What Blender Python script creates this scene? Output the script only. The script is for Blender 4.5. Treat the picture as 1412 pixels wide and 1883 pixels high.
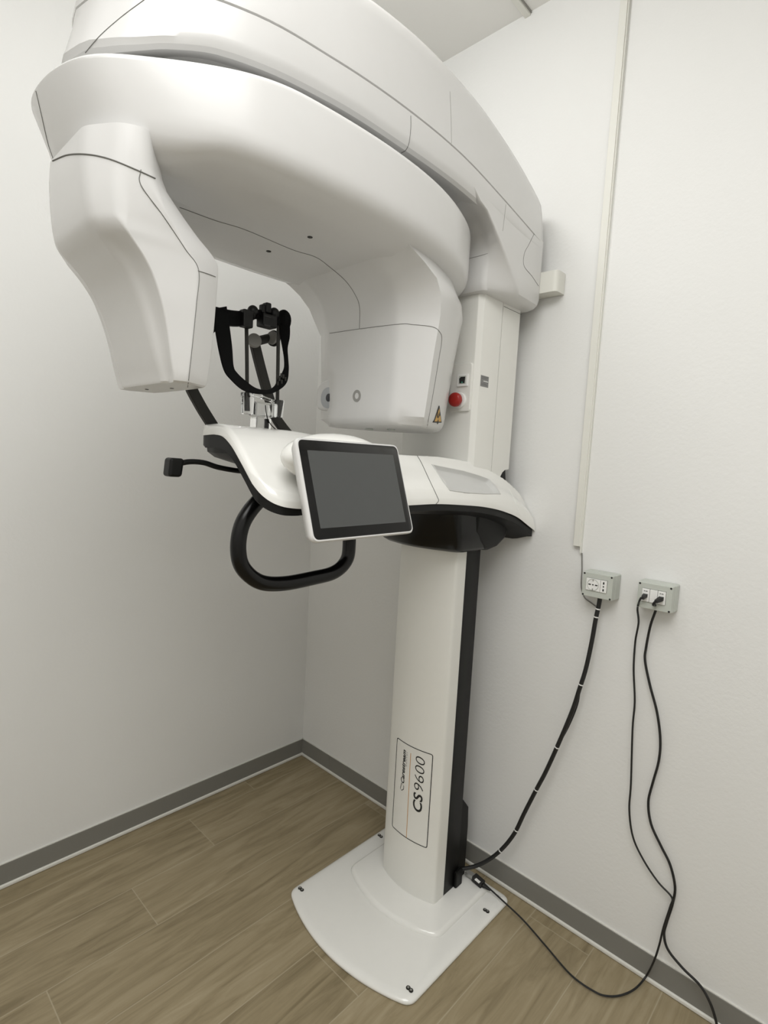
import bpy, bmesh, math, random
import numpy as np
from mathutils import Vector, Matrix
from mathutils.bvhtree import BVHTree

SC = bpy.context.scene
COL = SC.collection
for _o in list(bpy.data.objects):
    bpy.data.objects.remove(_o)

# ------------------------------------------------------------------ camera
IW, IH, FPX = 1412.0, 1883.0, 997.58
CP = np.array([1.9186, -1.5725, 1.40])
PITCH, ROLL, YAW = -0.0917, 0.0544, 2.3233
FW = np.array([math.cos(YAW) * math.cos(PITCH), math.sin(YAW) * math.cos(PITCH), math.sin(PITCH)])
_r = np.array([math.sin(YAW), -math.cos(YAW), 0.0])
_u = np.cross(_r, FW)
RT = math.cos(ROLL) * _r + math.sin(ROLL) * _u
UP = -math.sin(ROLL) * _r + math.cos(ROLL) * _u
cd = bpy.data.cameras.new('camera')
cd.sensor_fit = 'HORIZONTAL'
cd.sensor_width = 36.0
cd.lens = 36.0 * FPX / IW
cd.clip_start = 0.02
cam = bpy.data.objects.new('camera', cd)
COL.objects.link(cam)
M = Matrix.Identity(4)
for i in range(3):
    M[i][0], M[i][1], M[i][2], M[i][3] = RT[i], UP[i], -FW[i], CP[i]
cam.matrix_world = M
SC.camera = cam

# ------------------------------------------------------------------ world, lights, exposure
wd = bpy.data.worlds.new('world')
SC.world = wd
wd.use_nodes = True
wd.node_tree.nodes['Background'].inputs[0].default_value = (0.9, 0.95, 1.0, 1)
wd.node_tree.nodes['Background'].inputs[1].default_value = 0.0


def area(name, loc, size, power, color=(1, 1, 1), size_y=None, rot=(0, 0, 0)):
    d = bpy.data.lights.new(name, 'AREA')
    d.shape = 'RECTANGLE'
    d.size = size
    d.size_y = size_y or size
    d.energy = power
    d.color = color
    o = bpy.data.objects.new(name, d)
    o.location = loc
    o.rotation_euler = rot
    COL.objects.link(o)
    return o


CEIL = 2.806
lp = bpy.data.lights.new('ceiling_globe', 'POINT')
lp.energy = 5.6
lp.color = (1.0, 0.998, 0.985)
lp.shadow_soft_size = 0.12
lo = bpy.data.objects.new('ceiling_globe', lp)
lo.location = (0.95, -1.0, CEIL - 0.13)
COL.objects.link(lo)
area('bounce_fill', (2.0, -1.85, CEIL - 0.03), 1.5, 18.5, (1.0, 0.998, 0.985), 1.5)  # unseen area light, added as fill in place of broad room bounce
SC.view_settings.view_transform = 'Standard'
SC.view_settings.look = 'None'
SC.view_settings.gamma = 1.0
SC.view_settings.exposure = 1.08
SC.view_settings.use_curve_mapping = False


# ------------------------------------------------------------------ pixel helpers
def ray(px, py):
    return FW + RT * (px - IW / 2) / FPX - UP * (py - IH / 2) / FPX


def at(px, py, ax, val):
    """the point where the line of sight of a photo pixel meets the plane axis = val"""
    d = ray(px, py)
    return CP + d * (val - CP[ax]) / d[ax]


def project(P):
    d = np.asarray(P, float) - CP
    z = d @ FW
    return np.stack([IW / 2 + FPX * (d @ RT) / z, IH / 2 - FPX * (d @ UP) / z], -1)


# ------------------------------------------------------------------ materials
def srgb(r, g, b):
    f = lambda c: (c / 12.92 if c <= 0.04045 else ((c + 0.055) / 1.055) ** 2.4)
    return (f(r / 255), f(g / 255), f(b / 255), 1)


def mat(name, col, rough=0.5, metal=0.0, noise=0.03, nscale=40, bump=0.0, bscale=300, coat=0.0, **kw):
    m = bpy.data.materials.new(name)
    m.use_nodes = True
    nt = m.node_tree
    b = nt.nodes['Principled BSDF']
    b.inputs['Roughness'].default_value = rough
    b.inputs['Metallic'].default_value = metal
    b.inputs['Coat Weight'].default_value = coat
    for k, v in kw.items():
        b.inputs[k].default_value = v
    tc = nt.nodes.new('ShaderNodeTexCoord')
    n = nt.nodes.new('ShaderNodeTexNoise')
    n.inputs['Scale'].default_value = nscale
    n.inputs['Detail'].default_value = 3
    nt.links.new(tc.outputs['Object'], n.inputs['Vector'])
    mx = nt.nodes.new('ShaderNodeMix')
    mx.data_type = 'RGBA'
    lo = [c * (1 - noise) for c in col[:3]] + [1]
    hi = [min(1, c * (1 + noise)) for c in col[:3]] + [1]
    mx.inputs['A'].default_value = lo
    mx.inputs['B'].default_value = hi
    nt.links.new(n.outputs['Fac'], mx.inputs['Factor'])
    nt.links.new(mx.outputs['Result'], b.inputs['Base Color'])
    if bump:
        n2 = nt.nodes.new('ShaderNodeTexNoise')
        n2.inputs['Scale'].default_value = bscale
        n2.inputs['Detail'].default_value = 2
        nt.links.new(tc.outputs['Object'], n2.inputs['Vector'])
        bp = nt.nodes.new('ShaderNodeBump')
        bp.inputs['Strength'].default_value = bump
        bp.inputs['Distance'].default_value = 0.002
        nt.links.new(n2.outputs['Fac'], bp.inputs['Height'])
        nt.links.new(bp.outputs['Normal'], b.inputs['Normal'])
    return m


M_WALL = mat('wall_paint', (0.80, 0.80, 0.785, 1), 0.6, noise=0.015, nscale=3, bump=0.22, bscale=110)
M_CEIL = mat('ceiling_paint', (0.84, 0.83, 0.80, 1), 0.8, noise=0.02, nscale=4, bump=0.12, bscale=90)
M_WHITE = mat('white_plastic', (0.68, 0.675, 0.665, 1), 0.25, noise=0.01, coat=0.0)
M_WHITE2 = mat('white_enamel', (0.83, 0.825, 0.79, 1), 0.16, noise=0.015, coat=0.4)
M_COLW = mat('white_column_paint', (0.80, 0.795, 0.755, 1), 0.38, noise=0.012)
M_BLACK = mat('black_plastic', (0.004, 0.004, 0.0037, 1), 0.45, **{'Specular IOR Level': 0.25})
M_BLACKG = mat('black_gloss', (0.003, 0.003, 0.003, 1), 0.25, **{'Specular IOR Level': 0.3})
M_STRAP = mat('black_webbing', (0.003, 0.003, 0.003, 1), 0.85, **{'Specular IOR Level': 0.1}, bump=0.3, bscale=600)
M_DGREY = mat('dark_grey_plastic', (0.022, 0.021, 0.018, 1), 0.5, **{'Specular IOR Level': 0.25})
M_MGREY = mat('mid_grey_rubber', (0.22, 0.215, 0.20, 1), 0.6)
M_TRAY = mat('pale_tray', (0.60, 0.60, 0.585, 1), 0.35, noise=0.01)
M_SEAM = mat('shadow_gap', (0.17, 0.168, 0.155, 1), 0.9)
M_SEAML = mat('light_gap', (0.32, 0.315, 0.295, 1), 0.8)
M_BASEB = mat('grey_skirting', (0.215, 0.21, 0.19, 1), 0.45, noise=0.03, nscale=6)
M_STRIP = mat('pale_skirting_lip', (0.72, 0.71, 0.66, 1), 0.4)
M_BOX = mat('pale_grey_box', (0.52, 0.545, 0.50, 1), 0.42)
M_SOCK = mat('white_socket', (0.86, 0.86, 0.84, 1), 0.3)
M_DUCT = mat('painted_duct', (0.76, 0.755, 0.70, 1), 0.5, noise=0.01)
M_RED = mat('red_button', (0.33, 0.010, 0.006, 1), 0.3)
M_YEL = mat('warning_yellow', (0.62, 0.36, 0.08, 1), 0.5)
M_ORANGE = mat('orange_line', (0.62, 0.33, 0.10, 1), 0.5)
M_INK = mat('black_ink', (0.012, 0.012, 0.012, 1), 0.6)
M_INKG = mat('grey_ink', (0.12, 0.12, 0.12, 1), 0.6)
M_STICK = mat('grey_sticker', (0.22, 0.22, 0.215, 1), 0.4)
M_BEZEL = mat('screen_bezel', (0.008, 0.008, 0.008, 1), 0.12, **{'Specular IOR Level': 0.3})
M_DISP = mat('dark_display', (0.060, 0.063, 0.062, 1), 0.16)
M_STEEL = mat('steel', (0.45, 0.45, 0.44, 1), 0.35, metal=1.0)
M_LENS = mat('lens_glass', (0.006, 0.008, 0.016, 1), 0.08)
M_LRING = mat('lens_ring', (0.42, 0.44, 0.46, 1), 0.35)
M_CABLE = mat('black_cable', (0.008, 0.008, 0.008, 1), 0.5)
M_GREEN = mat('green_contact', (0.05, 0.30, 0.20, 1), 0.4)
M_CLEAR = mat('clear_plastic', (0.97, 0.98, 0.985, 1), 0.03, noise=0.0, **{'Transmission Weight': 1.0, 'IOR': 1.45})


def wood_floor():
    m = bpy.data.materials.new('wood_look_planks')
    m.use_nodes = True
    nt = m.node_tree
    N, L = nt.nodes, nt.links
    b = N['Principled BSDF']
    geo = N.new('ShaderNodeNewGeometry')
    sep = N.new('ShaderNodeSeparateXYZ')
    L.new(geo.outputs['Position'], sep.inputs[0])

    def mth(op, a, c=None, d=None):
        n = N.new('ShaderNodeMath')
        n.operation = op
        for i, v in enumerate((a, c, d)):
            if v is None:
                continue
            if isinstance(v, (int, float)):
                n.inputs[i].default_value = v
            else:
                L.new(v, n.inputs[i])
        return n.outputs[0]

    X, Y = sep.outputs[0], sep.outputs[1]
    PW, PL = 0.1885, 1.15
    v = mth('DIVIDE', mth('SUBTRACT', X, 0.087), PW)
    row = mth('FLOOR', v)
    fv = mth('SUBTRACT', v, row)
    u = mth('DIVIDE', mth('ADD', mth('ADD', Y, 0.61), mth('MULTIPLY', row, 0.29)), PL)
    pid = mth('FLOOR', u)
    fu = mth('SUBTRACT', u, pid)
    ev = mth('MULTIPLY', mth('MINIMUM', fv, mth('SUBTRACT', 1.0, fv)), PW)
    eu = mth('MULTIPLY', mth('MINIMUM', fu, mth('SUBTRACT', 1.0, fu)), PL)
    e = mth('MINIMUM', ev, eu)
    grout = mth('LESS_THAN', e, 0.0014)
    cmb = N.new('ShaderNodeCombineXYZ')
    L.new(row, cmb.inputs[0])
    L.new(pid, cmb.inputs[1])
    wn = N.new('ShaderNodeTexWhiteNoise')
    L.new(cmb.outputs[0], wn.inputs['Vector'])
    # grain coordinates: stretched along Y, shifted per plank
    g = N.new('ShaderNodeCombineXYZ')
    L.new(mth('MULTIPLY', X, 26.0), g.inputs[0])
    L.new(mth('ADD', mth('MULTIPLY', Y, 3.2), mth('MULTIPLY', wn.outputs['Value'], 37.0)), g.inputs[1])
    L.new(mth('MULTIPLY', wn.outputs['Value'], 11.0), g.inputs[2])
    n1 = N.new('ShaderNodeTexNoise')
    n1.inputs['Scale'].default_value = 1.0
    n1.inputs['Detail'].default_value = 5
    n1.inputs['Roughness'].default_value = 0.62
    n1.inputs['Distortion'].default_value = 0.9
    L.new(g.outputs[0], n1.inputs['Vector'])
    g2 = N.new('ShaderNodeCombineXYZ')
    L.new(mth('MULTIPLY', X, 120.0), g2.inputs[0])
    L.new(mth('MULTIPLY', Y, 5.0), g2.inputs[1])
    n2 = N.new('ShaderNodeTexNoise')
    n2.inputs['Scale'].default_value = 1.0
    n2.inputs['Detail'].default_value = 3
    L.new(g2.outputs[0], n2.inputs['Vector'])
    f = mth('ADD', mth('MULTIPLY', n1.outputs['Fac'], 0.78), mth('MULTIPLY', n2.outputs['Fac'], 0.14))
    f = mth('ADD', f, mth('MULTIPLY', wn.outputs['Value'], 0.12))
    cr = N.new('ShaderNodeValToRGB')
    el = cr.color_ramp.elements
    el[0].position, el[0].color = 0.33, (0.200, 0.158, 0.088, 1)
    el[1].position, el[1].color = 0.72, (0.39, 0.325, 0.212, 1)
    mid = el.new(0.52)
    mid.color = (0.305, 0.247, 0.148, 1)
    L.new(f, cr.inputs[0])
    mx = N.new('ShaderNodeMix')
    mx.data_type = 'RGBA'
    L.new(mth("MULTIPLY", grout, 0.55), mx.inputs['Factor'])
    L.new(cr.outputs['Color'], mx.inputs['A'])
    mx.inputs['B'].default_value = (0.46, 0.40, 0.29, 1)
    L.new(mx.outputs['Result'], b.inputs['Base Color'])
    b.inputs['Roughness'].default_value = 0.5
    bp = N.new('ShaderNodeBump')
    bp.inputs['Strength'].default_value = 0.12
    bp.inputs['Distance'].default_value = 0.001
    L.new(n2.outputs['Fac'], bp.inputs['Height'])
    L.new(bp.outputs['Normal'], b.inputs['Normal'])
    return m


M_FLOOR = wood_floor()

# ------------------------------------------------------------------ mesh helpers
WORLD = {}


class G:
    """collects vertices and faces of one mesh (world coordinates)"""

    def __init__(s):
        s.v, s.f = [], []

    def add(s, vs, fs):
        k = len(s.v)
        s.v += [tuple(map(float, p)) for p in vs]
        s.f += [tuple(i + k for i in f) for f in fs]
        return s

    def box(s, x0, x1, y0, y1, z0, z1):
        vs = [(x, y, z) for z in (z0, z1) for y in (y0, y1) for x in (x0, x1)]
        return s.add(vs, [(0, 2, 3, 1), (4, 5, 7, 6), (0, 1, 5, 4), (2, 6, 7, 3), (0, 4, 6, 2), (1, 3, 7, 5)])

    def loft(s, rings, cap0=True, cap1=True, closed=True):
        n = len(rings[0])
        vs = [p for r in rings for p in r]
        fs = []
        for k in range(len(rings) - 1):
            for i in range(n if closed else n - 1):
                j = (i + 1) % n
                fs.append((k * n + i, k * n + j, (k + 1) * n + j, (k + 1) * n + i))
        if cap0:
            fs.append(tuple(range(n - 1, -1, -1)))
        if cap1:
            fs.append(tuple((len(rings) - 1) * n + i for i in range(n)))
        return s.add(vs, fs)

    def tube(s, pts, r, seg=12, caps=True, squash=None):
        pts = [np.asarray(p, float) for p in pts]
        T = []
        for i in range(len(pts)):
            a = pts[max(0, i - 1)]
            c = pts[min(len(pts) - 1, i + 1)]
            t = c - a
            T.append(t / (np.linalg.norm(t) + 1e-12))
        ref = np.array([0, 0, 1.0]) if abs(T[0][2]) < 0.9 else np.array([1.0, 0, 0])
        n = np.cross(T[0], ref)
        n /= np.linalg.norm(n)
        rings = []
        for i, p in enumerate(pts):
            n = n - T[i] * (n @ T[i])
            n /= np.linalg.norm(n)
            bn = np.cross(T[i], n)
            rr = r[i] if hasattr(r, '__len__') else r
            rings.append([p + rr * (math.cos(a) * n + math.sin(a) * bn) for a in
                          [2 * math.pi * k / seg for k in range(seg)]])
        return s.loft(rings, caps, caps)

    def disc(s, c, axis, r, h, seg=24, bev=0.0):
        """short cylinder from c along axis, with a bevelled far end"""
        axis = np.asarray(axis, float)
        axis /= np.linalg.norm(axis)
        ref = np.array([0, 0, 1.0]) if abs(axis[2]) < 0.9 else np.array([1.0, 0, 0])
        a = np.cross(axis, ref)
        a /= np.linalg.norm(a)
        b = np.cross(axis, a)
        prof = [(r, 0), (r, h - bev), (r - bev * 0.3, h - bev * 0.3), (r - bev, h)] if bev else [(r, 0), (r, h)]
        rings = [[np.asarray(c) + axis * hh + rr * (math.cos(t) * a + math.sin(t) * b) for t in
                  [2 * math.pi * k / seg for k in range(seg)]] for rr, hh in prof]
        return s.loft(rings)

    def ellipsoid(s, c, rx, ry, rz, seg=24, rg=14):
        rings = []
        for j in range(1, rg):
            t = math.pi * j / rg
            rings.append([(c[0] + rx * math.sin(t) * math.cos(p), c[1] + ry * math.sin(t) * math.sin(p),
                           c[2] - rz * math.cos(t)) for p in [2 * math.pi * k / seg for k in range(seg)]])
        return s.loft(rings)

    def build(s, name, m, parent=None, sharp=32, bevel=0.0, bseg=3, solid=0.0):
        vs = np.array(s.v)
        c = (vs.min(0) + vs.max(0)) / 2
        me = bpy.data.meshes.new(name)
        me.from_pydata([tuple(p - c) for p in vs], [], s.f)
        me.validate()
        bm = bmesh.new()
        bm.from_mesh(me)
        bmesh.ops.remove_doubles(bm, verts=bm.verts, dist=1e-6)
        bmesh.ops.recalc_face_normals(bm, faces=bm.faces)
        lim = math.radians(sharp)
        for f in bm.faces:
            f.smooth = True
        for e in bm.edges:
            e.smooth = not (len(e.link_faces) == 2 and e.calc_face_angle(0) > lim)
        bm.to_mesh(me)
        bm.free()
        me.materials.append(m)
        o = bpy.data.objects.new(name, me)
        COL.objects.link(o)
        if parent is not None:
            o.parent = parent
            o.location = Vector(c) - WORLD[parent.name]
        else:
            o.location = Vector(c)
        WORLD[o.name] = Vector(c)
        if bevel:
            md = o.modifiers.new('bevel', 'BEVEL')
            md.width = bevel
            md.segments = bseg
            md.limit_method = 'ANGLE'
            md.angle_limit = math.radians(35)
            md.harden_normals = True
        return o


def empty(name, loc, label, cat, group=None):
    o = bpy.data.objects.new(name, None)
    o.empty_display_size = 0.1
    o.location = loc
    COL.objects.link(o)
    WORLD[o.name] = Vector(loc)
    tag(o, label, cat, group)
    return o


def tag(o, label, cat, group=None):
    o['label'] = label
    o['category'] = cat
    if group:
        o['group'] = group
    return o


def structure(o, label=None, cat=None):
    o['kind'] = 'structure'
    if label:
        o['label'] = label
        o['category'] = cat
    return o


def spline(pts, n=8, closed=False):
    """Catmull-Rom through the points"""
    P = [np.asarray(p, float) for p in pts]
    m = len(P)
    out = []
    rng = range(m if closed else m - 1)
    for i in rng:
        if closed:
            a, b, c, d = P[(i - 1) % m], P[i], P[(i + 1) % m], P[(i + 2) % m]
        else:
            b, c = P[i], P[i + 1]
            a = P[i - 1] if i > 0 else 2 * b - c
            d = P[i + 2] if i + 2 < m else 2 * c - b
        for k in range(n):
            t = k / n
            out.append(0.5 * ((2 * b) + (c - a) * t + (2 * a - 5 * b + 4 * c - d) * t * t + (3 * b - a - 3 * c + d) * t ** 3))
    if not closed:
        out.append(P[-1])
    return out


def round_poly(pts, rad, seg=6):
    """2D polygon with each corner rounded; equal vertex count for equal input lengths"""
    P = [np.asarray(p, float) for p in pts]
    m = len(P)
    out = []
    for i in range(m):
        r = rad[i] if hasattr(rad, '__len__') else rad
        a, b, c = P[i - 1], P[i], P[(i + 1) % m]
        u, w = a - b, c - b
        lu, lw = np.linalg.norm(u) + 1e-12, np.linalg.norm(w) + 1e-12
        d = min(r, lu * 0.48, lw * 0.48)
        p0, p1 = b + u / lu * d, b + w / lw * d
        for k in range(seg + 1):
            t = k / seg
            out.append((1 - t) ** 2 * p0 + 2 * t * (1 - t) * b + t * t * p1)
    return out


def offset_in(P, d):
    """move a closed counter-clockwise 2D outline inwards by d"""
    P = np.array(P)
    T = np.roll(P, -1, 0) - np.roll(P, 1, 0)
    L = np.linalg.norm(T, axis=1, keepdims=True) + 1e-12
    T = T / L
    Nn = np.stack([-T[:, 1], T[:, 0]], 1)
    return P + Nn * d


def interp(x, xs, ys):
    o = np.argsort(xs)
    return np.interp(x, np.array(xs)[o], np.array(ys)[o])


def sinterp(x, xs, ys):
    """smooth (monotone-ish cubic) interpolation"""
    xs, ys = np.array(xs, float), np.array(ys, float)
    o = np.argsort(xs)
    xs, ys = xs[o], ys[o]
    m = np.gradient(ys, xs)
    x = np.clip(np.asarray(x, float), xs[0], xs[-1])
    i = np.clip(np.searchsorted(xs, x) - 1, 0, len(xs) - 2)
    h = xs[i + 1] - xs[i]
    t = (x - xs[i]) / h
    return ((2 * t ** 3 - 3 * t ** 2 + 1) * ys[i] + (t ** 3 - 2 * t ** 2 + t) * h * m[i]
            + (-2 * t ** 3 + 3 * t ** 2) * ys[i + 1] + (t ** 3 - t ** 2) * h * m[i + 1])


def sstep(a, b, x):
    t = max(0.0, min(1.0, (x - a) / (b - a)))
    return t * t * (3 - 2 * t)


def surf_points(pix, g, step=6.0, lift=0.0003, smooth=True):
    """points on the surface of g under a photo polyline"""
    bv = BVHTree.FromPolygons([Vector(p) for p in g.v], g.f)
    if smooth:
        q = [p for p in spline([(x, y) for x, y in pix], 10)]
    else:
        q = [np.array(p, float) for p in pix]
    dense = [q[0]]
    for a, b in zip(q[:-1], q[1:]):
        n = max(1, int(np.linalg.norm(b - a) / step))
        dense += [a + (b - a) * (k + 1) / n for k in range(n)]
    out = []
    for p in dense:
        d = Vector(ray(*p)).normalized()
        h = bv.ray_cast(Vector(CP), d)
        if h[0] is not None:
            nn = h[1] if h[1].dot(d) < 0 else -h[1]
            out.append(np.array(h[0] + nn * lift))
    return out


def seam(pix, g, parent, r=0.0008, m=None, name='panel_seam', smooth=True):
    r *= 0.8
    pts = surf_points(pix, g, smooth=smooth)
    if len(pts) > 1:
        return G().tube(pts, r, 6).build(name, m or M_SEAM, parent)


XS = 0.889      # the machine's plane of symmetry

# ------------------------------------------------------------------ the room
RX, RY = 3.3, -3.1
structure(G().box(-0.1, RX + 0.1, RY - 0.1, 0.1, -0.1, 0).build('floor', M_FLOOR))
structure(G().box(-0.1, RX + 0.1, RY - 0.1, 0.1, CEIL, CEIL + 0.1).build('ceiling', M_CEIL))
structure(G().box(-0.1, 0, RY, 0, 0, CEIL).build('wall_left', M_WALL))
structure(G().box(-0.1, RX + 0.1, 0, 0.1, 0, CEIL).build('wall_right', M_WALL))
structure(G().box(RX, RX + 0.1, RY, 0, 0, CEIL).build('wall_side', M_WALL))
structure(G().box(-0.1, RX + 0.1, RY - 0.1, RY, 0, CEIL).build('wall_back', M_WALL))


def skirting(name, along, L, joints):
    """grey skirting with a pale lip at the floor and a pale top edge"""
    def bx(g, a0, a1, d0, d1, z0, z1):
        return g.box(a0, a1, -d1, -d0, z0, z1) if along == 'x' else g.box(d0, d1, -a1, -a0, z0, z1)
    g = G()
    edges = [0.0] + joints + [L]
    for a, b in zip(edges[:-1], edges[1:]):
        bx(g, a + (0.0006 if a > 0 else 0), b - 0.0006, 0, 0.007, 0.012, 0.0785)
    o = structure(g.build(name, M_BASEB))
    bx(G(), 0, L, 0, 0.0045, 0.0785, 0.081).build('top_edge', M_STRIP, o)
    bx(G(), 0, L, 0, 0.012, 0, 0.014).build('floor_lip', M_STRIP, o, bevel=0.005)
    return o


skirting('baseboard_right', 'x', RX, [0.2, 2.2])
skirting('baseboard_left', 'y', -RY, [])

# ------------------------------------------------------------------ wall fittings
duct = empty('cable_duct', (1.252, -0.001, 1.165), 'narrow white painted cable duct running up the right wall', 'cable duct')
g = G()
g.box(1.2375, 1.2575, -0.015, 0.0, 1.183, CEIL)
g.build('channel', M_DUCT, duct, bevel=0.001, bseg=2)
G().box(1.2575, 1.2605, -0.011, 0.0, 1.1625, CEIL).build('cover_lip', M_DUCT, duct)
pts = [at(x, y, 1, -0.004) for x, y in ((1070, 1017), (1070, 1032), (1070, 1048), (1069, 1062), (1069, 1082), (1075, 1099), (1086, 1108), (1097, 1116))]
tag(G().tube(spline(pts, 5), 0.0017, 6).build('bare_wire', M_MGREY), 'thin grey wire leaving the end of the white wall duct', 'wire')

cd_ = empty('ceiling_duct', (0.944, -0.2, CEIL), 'flat white strip on the ceiling meeting the right wall', 'ceiling strip')
G().box(0.932, 0.9515, -2.4, 0, CEIL - 0.012, CEIL).build('strip', M_DUCT, cd_, bevel=0.001)
G().box(0.9515, 0.9545, -2.4, 0, CEIL - 0.006, CEIL).build('shadow_edge', M_SEAML, cd_)

wb = G().loft([[(x, y, z) for x, y in round_poly([(1.050, -0.002), (1.050, -0.052), (1.137, -0.052), (1.137, -0.002)], [0.001, 0.006, 0.016, 0.001], 5)]
               for z in (1.927, 1.988)])
tag(wb.build('wall_sensor_box', M_DUCT, bevel=0.003), 'small pale grey rounded box on the wall behind the machine head', 'wall box')


def socket_box(x0, label):
    o = empty('wall_socket', (x0 + 0.045, 0, 1.05), label, 'socket', 'socket boxes on the right wall')
    x1, z0, z1, yf = x0 + 0.0895, 1.0485, 1.1215, -0.055
    G().box(x0, x1, -0.036, 0, z0, z1).build('back_box', M_BOX, o, bevel=0.004)
    g = G()
    ins = 0.0015
    # front cover: a frame around the insert
    ix0, ix1, iz0, iz1 = x0 + 0.0135, x0 + 0.0725, z0 + 0.0205, z0 + 0.056
    outer = [(x0 + ins, z0 + ins), (x1 - ins, z0 + ins), (x1 - ins, z1 - ins), (x0 + ins, z1 - ins)]
    inner = [(ix0, iz0), (ix1, iz0), (ix1, iz1), (ix0, iz1)]
    vs = [(x, -0.0362, z) for x, z in outer] + [(x, yf, z) for x, z in [(a + (0.001 if a < x0 + .04 else -0.001), b + (0.001 if b < z0 + .03 else -0.001)) for a, b in outer]] \
        + [(x, yf, z) for x, z in inner] + [(x, yf + 0.004, z) for x, z in inner]
    fs = []
    for k in range(4):
        j = (k + 1) % 4
        fs += [(k, j, 4 + j, 4 + k), (4 + k, 4 + j, 8 + j, 8 + k), (8 + k, 8 + j, 12 + j, 12 + k)]
    fs.append((15, 14, 13, 12))
    g.add(vs, fs)
    g.build('front_cover', M_BOX, o, bevel=0.0012)
    for cx in (x0 + 0.0065, x1 - 0.0065):
        for cz in (z0 + 0.006, z1 - 0.006):
            G().disc((cx, yf + 0.001, cz), (0, -1, 0), 0.0027, 0.0014, 14).build('screw', M_INK, o)
    return o, ix0, ix1, iz0, iz1, yf


o, a, b, c, d, yf = socket_box(1.2900, 'pale grey socket box with round socket and three hole socket, under the wall duct')
ins = G().box(a + 0.0006, a + 0.0405, yf - 0.003, yf + 0.0035, c + 0.0006, d - 0.0006).build('round_socket', M_SOCK, o, bevel=0.0008)
cx, cz = a + 0.0205, (c + d) / 2
# round recess drawn as a shallow dish ring
g = G()
seg = 40
rings = []
for rr, yy in ((0.0168, -0.0038), (0.0160, -0.0046), (0.0150, -0.0034), (0.0145, -0.0031)):
    rings.append([(cx + rr * math.cos(t), yf + yy + 0.0004, cz + min(0.0166, max(-0.0166, rr * math.sin(t)))) for t in [2 * math.pi * k / seg for k in range(seg)]])
g.loft(rings, False, True).build('socket_well', M_BOX, ins)
for dx, w in ((-0.0095, 0.0036), (0, 0.0021), (0.0095, 0.0036)):
    G().box(cx + dx - w, cx + dx + w, yf - 0.0042, yf - 0.002, cz - 0.0016, cz + 0.0016).build('pin_hole', M_INK, ins, bevel=0.0008)
for dz in (-0.0135, 0.0135):
    G().box(cx - 0.0013, cx + 0.0013, yf - 0.0046, yf - 0.002, cz + dz - 0.003, cz + dz + 0.003).build('earth_clip', M_STEEL, ins)
ins2 = G().box(a + 0.0413, b - 0.0006, yf - 0.003, yf + 0.0035, c + 0.0006, d - 0.0006).build('three_hole_socket', M_SOCK, o, bevel=0.0008)
cx2 = a + 0.0502
for dz, h in ((-0.0098, 0.0033), (0, 0.0019), (0.0098, 0.0033)):
    G().disc((cx2, yf - 0.0024, cz + dz), (0, -1, 0), 0.0020, 0.0011, 12).add(*[[(cx2 - .0019, yf - .0034, cz + dz - h), (cx2 + .0019, yf - .0034, cz + dz - h), (cx2 + .0019, yf - .0034, cz + dz + h), (cx2 - .0019, yf - .0034, cz + dz + h)], [(0, 1, 2, 3)]]).build('pin_hole', M_INK, ins2)

o, a, b, c, d, yf = socket_box(1.4415, 'pale grey surface data socket box with two black network plugs, right of the power socket')
W3 = (b - a) / 3
for k in range(3):
    ins = G().box(a + W3 * k + 0.0005, a + W3 * (k + 1) - 0.0005, yf - 0.003, yf + 0.0035, c + 0.0006, d - 0.0006).build('data_socket' if k != 1 else 'blank_insert', M_SOCK, o, bevel=0.0008)
    if k != 1:
        x = a + W3 * (k + 0.5)
        g = G()
        zz = d - 0.0068
        g.box(x - 0.0045, x - 0.0022, yf - 0.0034, yf - 0.0029, zz - 0.0012, zz + 0.0012)
        g.box(x - 0.0012, x + 0.0045, yf - 0.0034, yf - 0.0029, zz - 0.0004, zz + 0.0004)
        g.box(x + 0.0004, x + 0.0012, yf - 0.0034, yf - 0.0029, zz - 0.0017, zz + 0.0017)
        g.box(x + 0.0028, x + 0.0036, yf - 0.0034, yf - 0.0029, zz - 0.0017, zz + 0.0017)
        g.build('port_symbol', M_INKG, ins)
        G().box(x - 0.0065, x + 0.0065, yf - 0.0036, yf - 0.002, d - 0.0145, d - 0.0135).build('shutter_line', M_BOX, ins)

PLUG_L = (a + W3 * 0.5, yf, d - 0.0185)
PLUG_R = (a + W3 * 2.5, yf, d - 0.0185)

# ------------------------------------------------------------------ cables
def cable_path(pix, n=6):
    return spline([at(x, y, ax, v) for x, y, ax, v in pix], n)


lan = [(1172, 1120), (1174, 1145), (1168, 1180), (1165, 1230), (1167, 1290), (1163, 1340), (1160, 1440), (1157, 1490), (1164, 1540), (1184, 1583), (1210, 1622), (1235, 1650)]
q = [(x, y, 1, -0.030 if i < 2 else -0.016) for i, (x, y) in enumerate(lan)]
q += [(1232, 1668, 1, -0.020), (1220, 1705, 1, -0.022), (1212, 1738, 1, -0.026), (1202, 1768, 1, -0.032), (1188, 1795, 2, 0.022), (1169, 1817, 2, 0.014), (1146, 1829, 2, 0.010), (1120, 1832, 2, 0.009), (1094, 1824, 2, 0.010),
      (1050, 1793, 2, 0.012), (1003, 1739, 2, 0.015), (962, 1692, 2, 0.022), (925, 1657, 2, 0.030), (900, 1634, 2, 0.036)]
lc = empty('network_cable', (1.52, -0.03, 0.0), 'thin black network cable looping along the floor to the machine base', 'cable', 'network cables from the data socket')
start = [np.array([PLUG_L[0] - 0.004, yf - 0.022, PLUG_L[2] - 0.004]), np.array([PLUG_L[0] - 0.009, yf - 0.018, PLUG_L[2] - 0.016])]
path = spline(start + [at(x, y, ax, v) for x, y, ax, v in q], 6)
G().tube(path, 0.0026, 8).build('cord', M_CABLE, lc)
g = G()
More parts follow.
